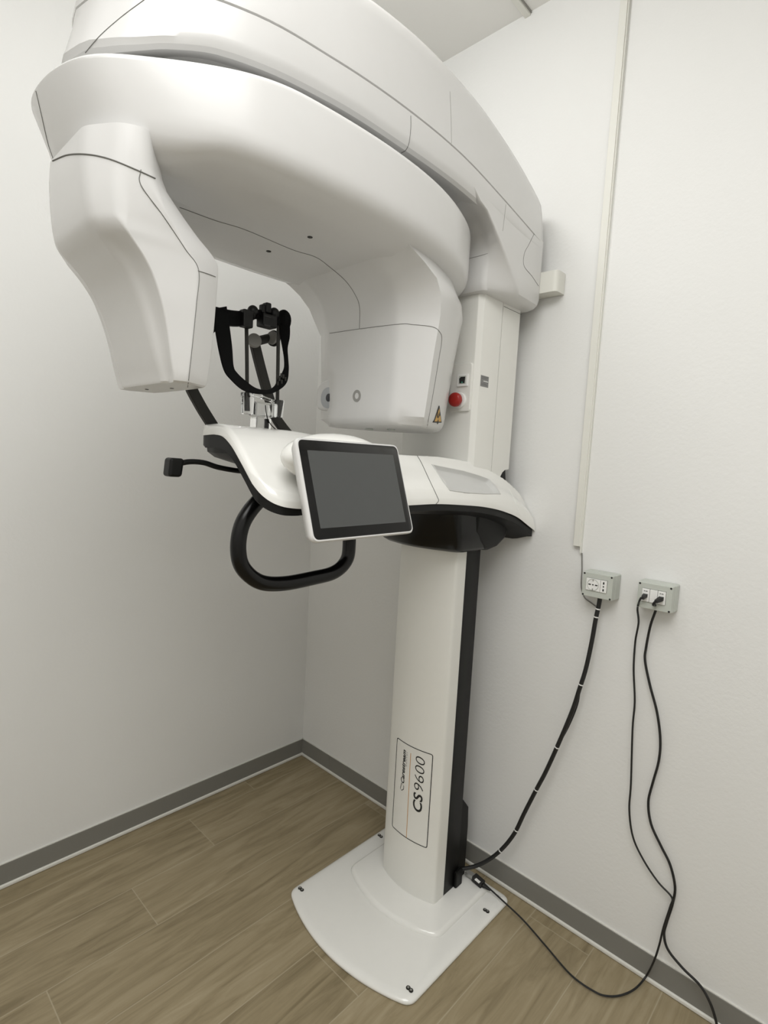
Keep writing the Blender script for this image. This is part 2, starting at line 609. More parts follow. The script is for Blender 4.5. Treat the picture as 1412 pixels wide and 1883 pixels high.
g.loft([[(PLUG_L[0] + sx * w, yy, PLUG_L[2] + zo + sz * h) for sx, sz in ((-1, -1), (1, -1), (1, 1), (-1, 1))] for yy, w, h, zo in
        ((yf - 0.002, 0.0055, 0.0045, 0), (yf - 0.012, 0.0055, 0.0045, -0.001), (yf - 0.024, 0.0035, 0.0035, -0.005))])
g.build('plug', M_CABLE, lc, bevel=0.001)
# inline adapter by the column foot
p0, p1, p2 = at(866, 1609, 2, 0.045), at(880, 1622, 2, 0.040), at(901, 1635, 2, 0.036)
def bar(g, a, b, w0, h0, w1=None, h1=None):
    a, b = np.asarray(a, float), np.asarray(b, float)
    w1 = w0 if w1 is None else w1
    h1 = h0 if h1 is None else h1
    t = (b - a) / np.linalg.norm(b - a)
    s_ = np.cross(t, [0, 0, 1.0])
    s_ /= np.linalg.norm(s_)
    n_ = np.cross(s_, t)
    return g.loft([[p + s_ * w * i + n_ * h * j for i, j in ((-1, -1), (1, -1), (1, 1), (-1, 1))] for p, w, h in ((a, w0, h0), (b, w1, h1))])
ad = bar(G(), at(871, 1612, 2, 0.043), at(888, 1627, 2, 0.038), 0.012, 0.009, 0.012, 0.009)
bar(ad, at(888, 1627, 2, 0.038), at(902, 1637, 2, 0.035), 0.007, 0.006, 0.003, 0.003)
adp = ad.build('adapter', M_CABLE, lc, bevel=0.002)
bar(G(), at(857, 1603, 2, 0.045), at(872, 1613, 2, 0.042), 0.009, 0.006).build('connector_shell', M_STEEL, lc, bevel=0.001)
bar(G(), at(874, 1616, 2, 0.0525), at(882, 1623, 2, 0.050), 0.005, 0.0006).build('adapter_label', M_SOCK, adp)

rc = empty('network_cable', (1.60, -0.03, 0.0), 'thicker black network cable hanging in waves down the wall from the right hand plug', 'cable', 'network cables from the data socket')
q = [(1207, 1117), (1196, 1150), (1188, 1190), (1186, 1215), (1195, 1260), (1208, 1310), (1214, 1360), (1211, 1400), (1200, 1440), (1192, 1475), (1197, 1515), (1215, 1555), (1232, 1590), (1241, 1630), (1237, 1660), (1226, 1695), (1221, 1718), (1228, 1746), (1255, 1780), (1287, 1812), (1306, 1845), (1317, 1880), (1322, 1910)]
start = [np.array([PLUG_R[0] - 0.006, yf - 0.024, PLUG_R[2] - 0.005]), np.array([PLUG_R[0] - 0.014, yf - 0.016, PLUG_R[2] - 0.018])]
path = start + [at(x, y, 1, -0.040 if i == 0 else -0.030 if i == 1 else (-0.012 if i < 15 else -0.014 - 0.004 * (i - 15))) for i, (x, y) in enumerate(q)]
G().tube(spline(path, 6), 0.0034, 8).build('cord', M_CABLE, rc)
g = G()
g.loft([[(PLUG_R[0] + sx * w - xo, yy, PLUG_R[2] + zo + sz * h) for sx, sz in ((-1, -1), (1, -1), (1, 1), (-1, 1))] for yy, w, h, zo, xo in
        ((yf - 0.002, 0.006, 0.0048, 0, 0), (yf - 0.013, 0.006, 0.0048, -0.001, 0), (yf - 0.026, 0.004, 0.004, -0.006, 0.006))])
g.build('plug', M_CABLE, rc, bevel=0.001)

pc = empty('power_cable', (1.32, -0.03, 0.0), 'thick black power cable bundle with white ties from left socket to machine foot', 'cable')
q = [(1103, 1100), (1101, 1112), (1095, 1140), (1088, 1180), (1077, 1230), (1066, 1265), (1051, 1310), (1024, 1374), (1003, 1420), (986, 1452), (964, 1495), (946, 1532), (924, 1560), (900, 1580), (876, 1592), (850, 1598), (838, 1600)]
yy = [-.030, -.030, -.032, -.034, -.036, -.040, -.042, -.045, -.046, -.048, -.05, -.055, -.063, -.075, -.095, -.120, -.135]
path = spline([at(x, y, 1, v) for (x, y), v in zip(q, yy)], 6)
rr = [0.0062] * len(path)
G().tube(path, rr, 10).build('cord', M_CABLE, pc)
strand = spline([at(x, y, 1, v) for x, y, v in ((1067, 1262, -.037), (1062, 1295, -.03), (1046, 1335, -.03), (1026, 1372, -.042))], 6)
G().tube(strand, 0.002, 6).build('loose_strand', M_CABLE, pc)
for x, y, v in ((1099, 1119, -.031), (1095, 1134, -.032), (1068.5, 1257, -.0395), (1024, 1374, -.045), (985, 1453, -.048), (948, 1529, -.0545), (924, 1585, -.09)):
    p = at(x, y, 1, v)
    i = int(np.argmin([np.linalg.norm(w - p) for w in path]))
    i = min(max(i, 1), len(path) - 2)
    t = path[i + 1] - path[i - 1]
    t /= np.linalg.norm(t)
    G().tube([path[i] - t * 0.0016, path[i] + t * 0.0016], 0.0068, 12).build('cable_tie', M_SOCK, pc)

# ================================================================== THE MACHINE
MX = empty('dental_xray_machine', (XS, -0.3, 0), 'large white floor standing panoramic X-ray machine with black trim and touch screen', 'X-ray machine')


def mirror_outline(half):
    """half: list of (dx, y) from the -y end to the +y end on the +x side -> closed outline, counter-clockwise"""
    r = [(XS + dx, y) for dx, y in half]
    l = [(XS - dx, y) for dx, y in reversed(half)]
    out = r + l
    res = []
    for p in out:
        if not res or abs(res[-1][0] - p[0]) + abs(res[-1][1] - p[1]) > 1e-5:
            res.append(p)
    if abs(res[0][0] - res[-1][0]) + abs(res[0][1] - res[-1][1]) < 1e-5:
        res.pop()
    return res


# ---- base plate
def plate_outline(hw, yf_c, yf_m, yb, rc, rb):
    pts, rad = [(XS - hw, yf_c)], [rc]
    for dx in np.linspace(-(hw - 0.05), hw - 0.05, 25):
        pts.append((XS + dx, yf_m + (yf_c - yf_m) * (dx / hw) ** 2))
        rad.append(0.002)
    pts += [(XS + hw, yf_c), (XS + hw, yb), (XS - hw, yb)]
    rad += [rc, rb, rb]
    return [tuple(p) for p in round_poly(pts, rad, 6)]


po = plate_outline(0.2565, -0.546, -0.603, -0.045, 0.030, 0.030)
g = G()
rings = []
for d, z in ((0.003, 0.0), (0.0, 0.003), (0.0, 0.008), (0.003, 0.0115), (0.012, 0.0152), (0.024, 0.0167)):
    rings.append([(x, y, z) for x, y in offset_in(po, d)])
g.loft(rings)
base = g.build('base_plate', M_WHITE2, MX, sharp=60)
so = plate_outline(0.191, -0.345, -0.397, -0.07, 0.03, 0.015)
g = G()
rings = []
for d, z in ((0.0, 0.016), (0.0, 0.0185), (0.004, 0.025), (0.010, 0.0285), (0.013, 0.0292)):
    rings.append([(x, y, z) for x, y in offset_in(so, d)])
g.loft(rings)
g.build('raised_step', M_WHITE2, base, sharp=60)
for x, y in ((.643, -.521), (.664, -.521), (1.115, -.520), (1.135, -.520), (1.116, -.152), (1.135, -.151), (.643, -.151), (.664, -.152)):
    dxx = x if abs(x - XS) < 0.235 else (XS + 0.2355 * (1 if x > XS else -1))
    b_ = G().disc((dxx, y, 0.0163), (0, 0, 1), 0.0062, 0.0022, 18, 0.0008).build('bolt', M_DGREY, base)
    G().disc((dxx, y, 0.0183), (0, 0, 1), 0.0035, 0.0009, 6).build('bolt_hex', M_STEEL, b_)

# ---- lower column
def arch(dx, hw=0.1, y0=-0.268, bulge=0.023):
    return y0 - bulge * (1 - (dx / hw) ** 2)


half = [(dx, arch(dx, 0.106)) for dx in np.linspace(0, 0.104, 12)] + [(0.1085, -0.2665), (0.1112, -0.262), (0.1120, -0.256), (0.1120, -0.2185), (0, -0.2185)]
co = mirror_outline(half)
g = G().loft([[(x, y, z) for x, y in co] for z in (0.029, 0.6, 1.22)])
lowcol = g.build('lower_column', M_COLW, MX, sharp=40)
half = [(0, -0.219), (0.1105, -0.219), (0.1105, -0.142), (0.106, -0.136), (0, -0.136)]
ro = mirror_outline(half)
G().loft([[(x, y, z) for x, y in ro] for z in (0.029, 1.22)]).build('rear_channel', M_BLACK, lowcol, sharp=40)
g = G()
prof = [(0.03, 0.085), (0.05, 0.098), (0.25, 0.098), (0.31, 0.09), (0.335, 0.06)]
g.loft([[(x, y, z) for x, y in mirror_outline([(0, -0.137), (w, -0.137), (w, -0.137 + h), (w - 0.012, -0.137 + h + 0.008), (0, -0.137 + h + 0.008)])]
        for z, w, h in ((0.029, 0.102, 0.05), (0.20, 0.102, 0.05), (0.27, 0.102, 0.045), (0.30, 0.10, 0.02), (0.305, 0.09, 0.004))])
g.build('rear_cover', M_BLACK, lowcol, sharp=40)
G().box(1.0, 1.012, -0.165, -0.13, 0.03, 0.085).build('cable_gland', M_BLACK, lowcol, bevel=0.004)

# printed name plate on the column front
def on_front(u, z, lift=0.0006):
    """u = x coordinate on the column front"""
    return (u, arch(u - XS, 0.106) - lift, z)


def stroke(g, pts, w, lift=0.0006, closed=False):
    """flat printed line lying on the column front"""
    P = [np.array(p, float) for p in pts]
    n = len(P)
    L_, R_ = [], []
    for i in range(n):
        a = P[i - 1] if (i > 0 or closed) else P[i]
        b = P[(i + 1) % n] if (i < n - 1 or closed) else P[i]
        t = (b - a) / (np.linalg.norm(b - a) + 1e-12)
        nn = np.array([-t[1], t[0]])
        L_.append(on_front(*(P[i] + nn * w / 2), lift))
        R_.append(on_front(*(P[i] - nn * w / 2), lift))
    fs = [(i, (i + 1) % n, n + (i + 1) % n, n + i) for i in range(n if closed else n - 1)]
    return g.add(L_ + R_, fs)


def dens(pts, step=0.006, closed=False):
    P = [np.array(p, float) for p in pts]
    if closed:
        P.append(P[0])
    out = [P[0]]
    for a, b in zip(P[:-1], P[1:]):
        n = max(1, int(np.linalg.norm(b - a) / step))
        out += [a + (b - a) * k / n for k in range(1, n + 1)]
    if closed:
        out.pop()
    return out


fr = round_poly([(0.8255, 0.208), (0.9685, 0.207), (0.9685, 0.5125), (0.8255, 0.5125)], 0.007, 5)
g = G()
stroke(g, dens(fr, 0.006, True), 0.0026, closed=True)
npl = g.build('name_plate_outline', M_INK, lowcol)
npl['label'] = 'thin black rounded outline printed on the column'
g = G()
stroke(g, dens([(0.8945, 0.2085), (0.8915, 0.49)], 0.02), 0.0022)
g.build('orange_line', M_ORANGE, npl)


def text_on_front(body, size, u0, z0, m, name, parent, shear=0.0, weight=0.0, spacing=1.0, wid=None, hgt=None):
    """text reading upwards: text x -> +z, text y -> -x"""
    c = bpy.data.curves.new('txt', 'FONT')
    c.body = body
    c.size = 1.0
    c.shear = shear
    c.offset = weight
    c.space_character = spacing
    c.resolution_u = 4
    o = bpy.data.objects.new('txt', c)
    COL.objects.link(o)
    dg = bpy.context.evaluated_depsgraph_get()
    me = bpy.data.meshes.new_from_object(o.evaluated_get(dg))
    bpy.data.objects.remove(o)
    vs = np.array([v.co[:] for v in me.vertices])
    fs = [tuple(p.vertices) for p in me.polygons]
    bpy.data.meshes.remove(me)
    vs[:, 0] -= vs[:, 0].min()
    vs[:, 1] -= vs[:, 1].min()
    sx = wid / vs[:, 0].max() if wid else size
    sy = hgt / vs[:, 1].max() if hgt else size
    g = G().add([on_front(u0 - p[1] * sy, z0 + p[0] * sx, 0.0008) for p in vs], fs)
    return g.build(name, m, parent)


# u decreases "up" the letters; letters read from bottom to top
text_on_front('CS', 1, 0.945, 0.312, M_INK, 'printed_text', npl, shear=0.12, weight=0.018, wid=0.060, hgt=0.033)
text_on_front('9600', 1, 0.945, 0.382, M_INK, 'printed_text', npl, shear=0.12, weight=-0.014, wid=0.110, hgt=0.033)
text_on_front('Carestream', 1, 0.8715, 0.378, M_INK, 'printed_text', npl, shear=0.22, weight=0.026, wid=0.112, hgt=0.0155)
text_on_front('D E N T A L', 1, 0.8785, 0.440, M_INKG, 'printed_text', npl, wid=0.048, hgt=0.004)
g = G()
stroke(g, [(0.8600, 0.376), (0.8560, 0.355), (0.8625, 0.352), (0.8705, 0.360), (0.8705, 0.371)], 0.0021, 0.0008)
stroke(g, [(0.8705, 0.371), (0.8600, 0.376)], 0.0008, 0.0008)
g.build('printed_emblem', M_INK, npl)

# ---- carriage housing (black)
g = G()
def carr(z, gx, yf_, yb):
    return [(x, y, z) for x, y in round_poly([(XS - gx, yf_ + 0.03), (XS, yf_ - 0.012), (XS + gx, yf_ + 0.03), (XS + gx, yb), (XS - gx, yb)], [0.03, 0.16, 0.03, 0.03, 0.03], 6)]
g.loft([carr(1.150, 0.125, -0.315, -0.13), carr(1.1535, 0.143, -0.335, -0.115), (carr(1.165, 0.152, -0.355, -0.11)), carr(1.20, 0.158, -0.375, -0.11), carr(1.30, 0.16, -0.385, -0.11)])
carg = g.build('carriage_housing', M_BLACKG, MX, sharp=50)
g = G()
def carb(z, gx, yf_, yb):
    return [(x, y, z) for x, y in round_poly([(XS - gx, yf_), (XS + gx, yf_), (XS + gx, yb), (XS - gx, yb)], [0.01, 0.01, 0.03, 0.03], 5)]
g.loft([carb(1.150, 0.140, -0.17, -0.135), carb(1.162, 0.154, -0.19, -0.10), carb(1.185, 0.157, -0.22, -0.065), carb(1.215, 0.16, -0.25, -0.05), carb(1.255, 0.165, -0.25, -0.03), carb(1.3, 0.165, -0.25, -0.03)])
g.build('carriage_rear', M_BLACK, carg, sharp=50)

# ---- upper column
half = [(0, -0.270), (0.128, -0.270), (0.1405, -0.257), (0.1410, -0.255), (0.1410, -0.162), (0, -0.162)]
uo = mirror_outline(half)
g = G().loft([[(x, y, z) for x, y in uo] for z in (1.25, 1.93)])
upcol = g.build('upper_column', M_COLW, MX, sharp=25, bevel=0.002)
UPG = g
half = [(0, -0.160), (0.1405, -0.160), (0.1405, -0.062), (0.136, -0.056), (0, -0.056)]
uo2 = mirror_outline(half)
g = G()
rings = []
for z, cut in ((1.30, 0.050), (1.355, 0.050), (1.375, 0.046), (1.388, 0.036), (1.396, 0.022), (1.3985, 0.0), (1.60, 0.0), (1.90, 0.0), (1.93, 0.0)):
    rings.append([(x, y if y < -0.1 else y - cut, z) for x, y in uo2])
g.loft(rings)
rs = g.build('rear_shell', M_COLW, upcol, sharp=30)
G().box(XS - 0.1408, XS + 0.1408, -0.158, -0.0555, 1.872, 1.8735).build('shell_joint', M_SEAM, rs)
G().box(XS - 0.139, XS + 0.139, -0.1625, -0.1595, 1.25, 1.93).build('shell_gap', M_SEAM, rs)
# black bracket behind the column under the notch
g = G()
prof = [(-0.125, 1.30), (-0.02, 1.30), (-0.012, 1.318), (-0.035, 1.335), (-0.062, 1.348), (-0.072, 1.365), (-0.078, 1.397), (-0.125, 1.397)]
g.loft([[(x, y, z) for y, z in prof] for x in (XS - 0.139, XS + 0.139)])
g.build('rear_bracket', M_BLACK, upcol, sharp=40, bevel=0.002)
# control plate on the front
def rrect_y(x0, x1, z0, z1, y, r, seg=6):
    return [(x, y, z) for x, z in round_poly([(x0, z0), (x1, z0), (x1, z1), (x0, z1)], r, seg)]
g = G().loft([rrect_y(0.940, 1.0155, 1.556, 1.694, -0.2695, 0.009), rrect_y(0.942, 1.0135, 1.558, 1.692, -0.2765, 0.009)])
cpl = g.build('control_plate', M_COLW, upcol, sharp=40, bevel=0.001)
G().disc((0.980, -0.276, 1.588), (0, -1, 0), 0.0225, 0.008, 32, 0.003).build('button_collar', M_SOCK, cpl)
G().loft([[(0.980 + r * math.cos(t), y, 1.588 + r * math.sin(t)) for t in np.linspace(0, 2 * math.pi, 33)[:-1]] for y, r in
          ((-0.283, 0.0135), (-0.292, 0.0135), (-0.293, 0.0195), (-0.3, 0.0203), (-0.305, 0.0195), (-0.308, 0.0165), (-0.309, 0.008))]).build('emergency_button', M_RED, cpl, sharp=50)
g = G().loft([rrect_y(0.9695, 1.0055, 1.6275, 1.6625, -0.276, 0.002), rrect_y(0.970, 1.005, 1.628, 1.662, -0.281, 0.002)])
kp = g.build('key_plate', M_SOCK, cpl, sharp=40)
G().loft([rrect_y(0.975, 1.000, 1.634, 1.657, -0.2805, 0.001), rrect_y(0.975, 1.000, 1.634, 1.657, -0.2815, 0.001)]).build('key_bezel', M_BOX, kp)
G().loft([[(x, y, z) for x, z in ((0.979, 1.636), (0.996, 1.636), (0.997, 1.650), (0.997, 1.654), (0.982, 1.654), (0.977, 1.649))] for y in (-0.2812, -0.2822)]).build('key_opening', M_INK, kp)
G().box(0.985, 0.990, -0.2828, -0.2820, 1.637, 1.640).build('indicator_light', M_GREEN, kp)
# rating sticker on the side
st = G().box(1.0295, 1.0304, -0.2525, -0.2115, 1.630, 1.661).build('rating_sticker', M_STICK, upcol)
for k, (y0, y1, z) in enumerate(((-0.249, -0.216, 1.657), (-0.249, -0.222, 1.653), (-0.238, -0.214, 1.6455), (-0.238, -0.214, 1.644), (-0.249, -0.225, 1.639), (-0.249, -0.218, 1.635))):
    G().box(1.0303, 1.0306, y0, y1, z - (0.0017 if k == 2 else 0.0006), z + (0.0014 if k == 2 else 0.0006)).build('sticker_line', M_SOCK if k == 2 else M_INKG, st)

# ---- upper fixed arm
Y_ = lambda y: np.asarray(y)
AY = [-0.04, -0.15, -0.3, -0.5, -0.7, -0.9, -1.06, -1.135, -1.19, -1.228, -1.248, -1.256]
AD = [0.194, 0.201, 0.208, 0.214, 0.217, 0.214, 0.196, 0.170, 0.134, 0.090, 0.045, 0.0]
ZS = ([-0.04, -0.2, -0.31, -0.5, -0.7, -0.9, -1.07, -1.2, -1.3], [2.064, 2.085, 2.10, 2.123, 2.127, 2.118, 2.108, 2.098, 2.09])
ZL = ([-0.04, -0.2, -0.33, -0.5, -0.7, -0.9, -1.03, -1.11, -1.17, -1.22, -1.3], [2.03, 2.04, 2.049, 2.060, 2.060, 2.054, 2.043, 2.034, 2.020, 2.007, 2.006])
ZT = ([-0.04, -0.12, -0.2, -0.3, -0.42, -0.54, -0.64, -0.78, -0.9, -1.1, -1.3], [2.175, 2.203, 2.227, 2.252, 2.275, 2.286, 2.289, 2.280, 2.262, 2.235, 2.20])
ys = np.concatenate([np.linspace(-0.075, -1.1, 44), np.linspace(-1.11, -1.232, 16), [-1.241, -1.248, -1.253]])
half = [(0, -0.04), (0.10, -0.04), (0.172, -0.04), (0.183, -0.042), (0.190, -0.048), (0.1942, -0.058)] + [(float(sinterp(y, AY, AD)), float(y)) for y in ys] + [(0, -1.256)]
half = list(reversed(half))
ao = np.array(mirror_outline(half))


def ring(d, zf, dz=0.0, nose=0.0):
    P = offset_in(ao, d)
    if nose:
        w = np.clip((-P[:, 1] - 0.85) / 0.4, 0, 1)
        P[:, 1] += nose * w * w
    return [(x, y, float(sinterp(y, *zf)) + dz) for x, y in P]


def scaled(P, s, dz):
    c = np.array([XS, -0.62])
    return [(c[0] + (x - c[0]) * s, c[1] + (y - c[1]) * s, z + dz) for x, y, z in P]


g = G()
r3 = ring(0.022, ZT, 0.010, 0.10)
g.loft([ring(0.004, ZS, 0.0012), ring(0.0, ZS, 0.003), ring(0.0, ZS, 0.012), ring(0.003, ZS, 0.05, 0.03), ring(0.008, ZT, -0.025, 0.075), ring(0.012, ZT, -0.004, 0.085), ring(0.016, ZT, 0.005, 0.09), r3, scaled(r3, 0.95, 0.005), scaled(r3, 0.75, 0.010), scaled(r3, 0.4, 0.014)], True, True)
ARMC = g
g2 = G()
rl = ring(0.055, ZL, 0.012)
g2.loft([scaled(rl, 0.4, 0.0), scaled(rl, 0.8, 0.0), rl, ring(0.03, ZL, 0.002, -0.02), ring(0.016, ZL, -0.001, -0.02), ring(0.007, ZL, 0.003, -0.02), ring(0.002, ZL, 0.011, -0.02), ring(0.0, ZL, 0.02, -0.015), ring(0.0, ZS, -0.012), ring(0.0, ZS, -0.0012), ring(0.004, ZS, 0.0005)], True, True)
# root block above the upper column
def root(z, ys_, yf_, dx=0.198, ins=0.0):
    sf, sb = float(sinterp(ys_, AY, AD)) + 0.0006 - ins, 0.1945 - ins
    pts = [(0.0, yf_), (0.13, yf_), (0.155, yf_ + 0.002), (sf, ys_), (sb, -0.0405), (0.0, -0.0405)]
    r = [(XS + a, b) for a, b in pts[1:-1]]
    l = [(XS - a, b) for a, b in reversed(pts[1:-1])]
    return [(x, y, z) for x, y in round_poly(r + l, [0.02, 0.02, 0.012, 0.02, 0.02, 0.012, 0.02, 0.02], 5)]
g2.loft([root(1.882, -0.16, -0.275, 0, 0.030), root(1.885, -0.172, -0.285, 0, 0.015), root(1.893, -0.185, -0.29, 0, 0.005), root(1.908, -0.200, -0.292, 0, 0.0), root(1.936, -0.231, -0.292, 0.202), root(1.966, -0.270, -0.294, 0.203), root(1.996, -0.31, -0.298, 0.205), root(2.02, -0.345, -0.31, 0.206), root(2.046, -0.385, -0.345, 0.207), root(2.056, -0.42, -0.40, 0.208), root(2.075, -0.45, -0.43, 0.2)])
arm = g2.build('upper_arm', M_WHITE, MX, sharp=30)
cov = ARMC.build('arm_cover', M_WHITE, arm, sharp=28)
ARMG = G().add(g2.v, g2.f).add(ARMC.v, ARMC.f)
seam([(755, 213), (755, 235), (752, 262), (746, 276), (738, 281)], ARMG, arm)
seam([(157, 97), (185, 65), (225, 30), (265, 0), (285, -16)], ARMG, arm)
seam([(982, 430), (972, 450), (964, 466), (963, 488), (978, 508), (990, 526)], ARMG, arm)
seam([(827, 168), (829, 215), (830, 268)], ARMG, arm, 0.0006, M_SEAML)
seam([(930, 376), (926, 410), (924, 425)], ARMG, arm, 0.0006, M_SEAML)
seam([(856, 477), (880, 471), (897, 466)], ARMG, arm, 0.0007)
G().disc((XS, -0.75, 1.99), (0, 0, 1), 0.13, 0.07, 40).build('rotation_bearing', M_DGREY, arm)

# ---- rotating C-arm
RIMN = [(0.0, -1.303), (0.108, -1.275), (0.175, -1.197), (0.228, -1.075), (0.252, -0.930), (0.258, -0.760), (0.242, -0.600), (0.200, -0.455), (0.146, -0.352), (0.080, -0.283), (0.0, -0.258)]
RIMF = [(-0.085, -0.283), (-0.150, -0.352), (-0.203, -0.455), (-0.244, -0.600), (-0.258, -0.760), (-0.254, -0.930), (-0.237, -1.080), (-0.190, -1.215), (-0.110, -1.290)]
rim = np.array([(XS + p[0], p[1]) for p in spline(RIMN + RIMF, 8, True)])


def cring(d, z, s=None):
    P = offset_in(rim, d)
    def dz(y):
        return (-0.036 * max(0.0, min(1.0, (z - 1.90) / 0.10)) * sstep(-0.98, -1.30, y)
                - 0.012 * max(0.0, min(1.0, (1.91 - z) / 0.03)) * sstep(-1.08, -1.19, y))
    def taper(y):
        return 0.034 * max(0.0, min(1.0, (2.0 - z) / 0.12)) * sstep(-1.08, -1.29, y)
    return [(x, y + taper(y), z + dz(y)) for x, y in P]


def cscale(s, z, d=0.06):
    c = np.array([XS, -0.78])
    return [(c[0] + (x - c[0]) * s, c[1] + (y - c[1]) * s, z) for x, y in offset_in(rim, d)]


g = G()
g.loft([cscale(0.35, 2.022), cscale(0.8, 2.020), cring(0.04, 2.014), cring(0.010, 2.008), cring(0.003, 2.005), cring(0.0005, 2.001), cring(0.0, 1.996), cring(0.0, 1.912), cring(0.0008, 1.900), cring(0.004, 1.888), cring(0.011, 1.878),
        cring(0.021, 1.871), cring(0.036, 1.865), cring(0.065, 1.8575), cscale(0.93, 1.8525, 0.07), cscale(0.5, 1.851, 0.07)])
# source leg (far end, beside the column)
def leg(z, yin, out, hw=0.135, chx=0.036, chy=0.05, inset=0.0, yo=0.0):
    P = offset_in(rim, out)
    cx = hw + chx
    y2 = yin + chy
    # outer arc: rim points with y above y2, from +x side round to -x side
    arc = [(x, y + yo) for x, y in P if y > y2 - 0.0]
    arc.sort(key=lambda p: math.atan2(p[0] - XS, p[1] + 0.60))   # -x side first
    arc = arc[::-1]                                              # +x side first
    A = np.array(arc)
    L = np.concatenate([[0], np.cumsum(np.linalg.norm(np.diff(A, axis=0), axis=1))])
    t = np.linspace(0, L[-1], 40)
    A = np.stack([np.interp(t, L, A[:, 0]), np.interp(t, L, A[:, 1])], 1)
    hf = hw - 0.018 - 0.004 * sstep(1.72, 1.66, z) - 0.032 * sstep(1.652, 1.612, z) + 0.02 * sstep(1.545, 1.500, z)
    pr = round_poly([tuple(A[-1]), (XS - hf, yin), (XS + hw, yin), tuple(A[0])], [0.001, 0.022, 0.022, 0.001], 6)
    pr = pr[7:21]
    pts = [tuple(p) for p in pr] + [tuple(p) for p in A]
    return [(x, y, z) for x, y in pts]
legz = [(1.874, -0.755, 0.034), (1.862, -0.715, 0.032), (1.845, -0.675, 0.024), (1.82, -0.643, 0.011), (1.79, -0.623, 0.007), (1.75, -0.613, 0.014), (1.73, -0.611, 0.016), (1.70, -0.610, 0.020), (1.67, -0.609, 0.024), (1.655, -0.609, 0.0255), (1.642, -0.6085, 0.027), (1.63, -0.6085, 0.028), (1.62, -0.608, 0.029), (1.57, -0.607, 0.034), (1.54, -0.606, 0.037), (1.512, -0.605, 0.040), (1.500, -0.602, 0.045), (1.493, -0.595, 0.053), (1.490, -0.580, 0.068)]
g.loft([leg(z, yi, o_) for z, yi, o_ in legz])
CG = g
carm = g.build('rotating_arm', M_WHITE, MX, sharp=38)
seam([(330, 381), (395, 405), (450, 422), (535, 458), (579, 472), (605, 490), (635, 516), (653, 542), (661, 564), (661, 604)], CG, carm, 0.0007, M_SEAM)
seam([(606, 613), (660, 605), (735, 596), (760, 597), (795, 601), (808, 610), (812, 625), (806, 665), (795, 730), (785, 786)], CG, carm, 0.0008)
seam([(64, 158), (75, 205), (88, 262), (98, 292)], CG, carm, 0.0008)
for px in ((494, 462), (570, 436)):
    p = surf_points([px, (px[0] + 1, px[1])], CG, lift=0)[0]
    G().disc((p[0], p[1], p[2] + 0.0005), (0, 0, -1), 0.0055, 0.0012, 18).build('laser_window', M_DGREY, carm)
# underside vents of the source leg
for px in ((679, 789), (719, 790)):
    p = at(px[0], px[1], 2, 1.489)
    G().disc((p[0], p[1], 1.4905), (0, 0, -1), 0.011, 0.004, 18, 0.001).build('foot_stud', M_BOX, carm)
# round emblem on the source cover
p = surf_points([(656, 728), (657, 728)], CG, lift=0)[0]
g = G()
g.loft([[(p[0] + r * math.cos(t), y, p[2] + r * 1.05 * math.sin(t)) for t in np.linspace(0, 2 * math.pi, 33)[:-1]] for r, y in ((0.0145, p[1] + 0.001), (0.0145, p[1] - 0.0007), (0.0075, p[1] - 0.0007), (0.0075, p[1] + 0.001))], False, False)
g.build('ring_mark', M_SEAML, carm)
# laser pod on the far side of the source leg
pod = G()
pc_ = at(600, 728, 1, -0.585)
pod.loft([[(x, y, z) for x, z in round_poly([(pc_[0] - 0.042, pc_[2] - 0.036), (pc_[0] + 0.045, pc_[2] - 0.046), (pc_[0] + 0.045, pc_[2] + 0.05), (pc_[0] - 0.005, pc_[2] + 0.046), (pc_[0] - 0.040, pc_[2] + 0.03)], 0.02, 5)] for y in (-0.588, -0.45)])
podo = pod.build('laser_pod', M_WHITE, carm, sharp=40, bevel=0.008)
G().disc((pc_[0] + 0.010, -0.5875, pc_[2] - 0.006), (0, -1, 0), 0.0285, 0.002, 36, 0.0008).build('lens_ring', M_LRING, podo)
G().disc((pc_[0] + 0.016, -0.589, pc_[2] - 0.006), (0, -1, 0), 0.011, 0.0022, 24, 0.0006).build('lens', M_LENS, podo)
# warning triangle
tri = surf_points([(806.5, 746), (795, 776.5), (810.5, 777)], CG, step=999, lift=0.0006, smooth=False)
if len(tri) == 3:
    T = [np.array(p) for p in tri]
    cen = sum(T) / 3
    nn = np.cross(T[1] - T[0], T[2] - T[0]); nn /= np.linalg.norm(nn)
    if nn @ (CP - cen) < 0:
        nn = -nn
    ws = G().add([cen + (p - cen) + nn * 0.0018 for p in T] + [p - nn * 0.004 for p in T], [(0, 1, 2), (3, 5, 4), (0, 3, 4, 1), (1, 4, 5, 2), (2, 5, 3, 0)]).build('warning_sticker', M_INK, carm)
    G().add([cen + (p - cen) * 0.80 + nn * 0.0022 for p in T], [(0, 1, 2)]).build('sticker_face', M_YEL, ws)
    # trefoil: three blades and a dot
    up_ = T[0] - (T[1] + T[2]) / 2; hgt = np.linalg.norm(up_); up_ /= hgt
    rt_ = np.cross(up_, nn); wd_ = np.linalg.norm(T[2] - T[1])
    c0 = (T[1] + T[2]) / 2 + up_ * hgt * 0.33
    g = G()
    R1, R2 = wd_ * 0.06, wd_ * 0.17
    for a0 in (30, 150, 270):
        arc_ = [math.radians(a0 - 28 + 56 * k / 6) for k in range(7)]
        g.add([c0 + nn * 0.0026 + (math.cos(a) * rt_ + math.sin(a) * up_ * 1.5) * r for r in (R1, R2) for a in arc_], [(k, k + 1, 8 + k, 7 + k) for k in range(6)])
    g.add([c0 + nn * 0.0026 + (math.cos(a) * rt_ + math.sin(a) * up_ * 1.5) * R1 * 0.6 for a in np.linspace(0, 2 * math.pi, 13)[:-1]], [tuple(range(12))])
    g.build('sticker_symbol', M_INK, ws)

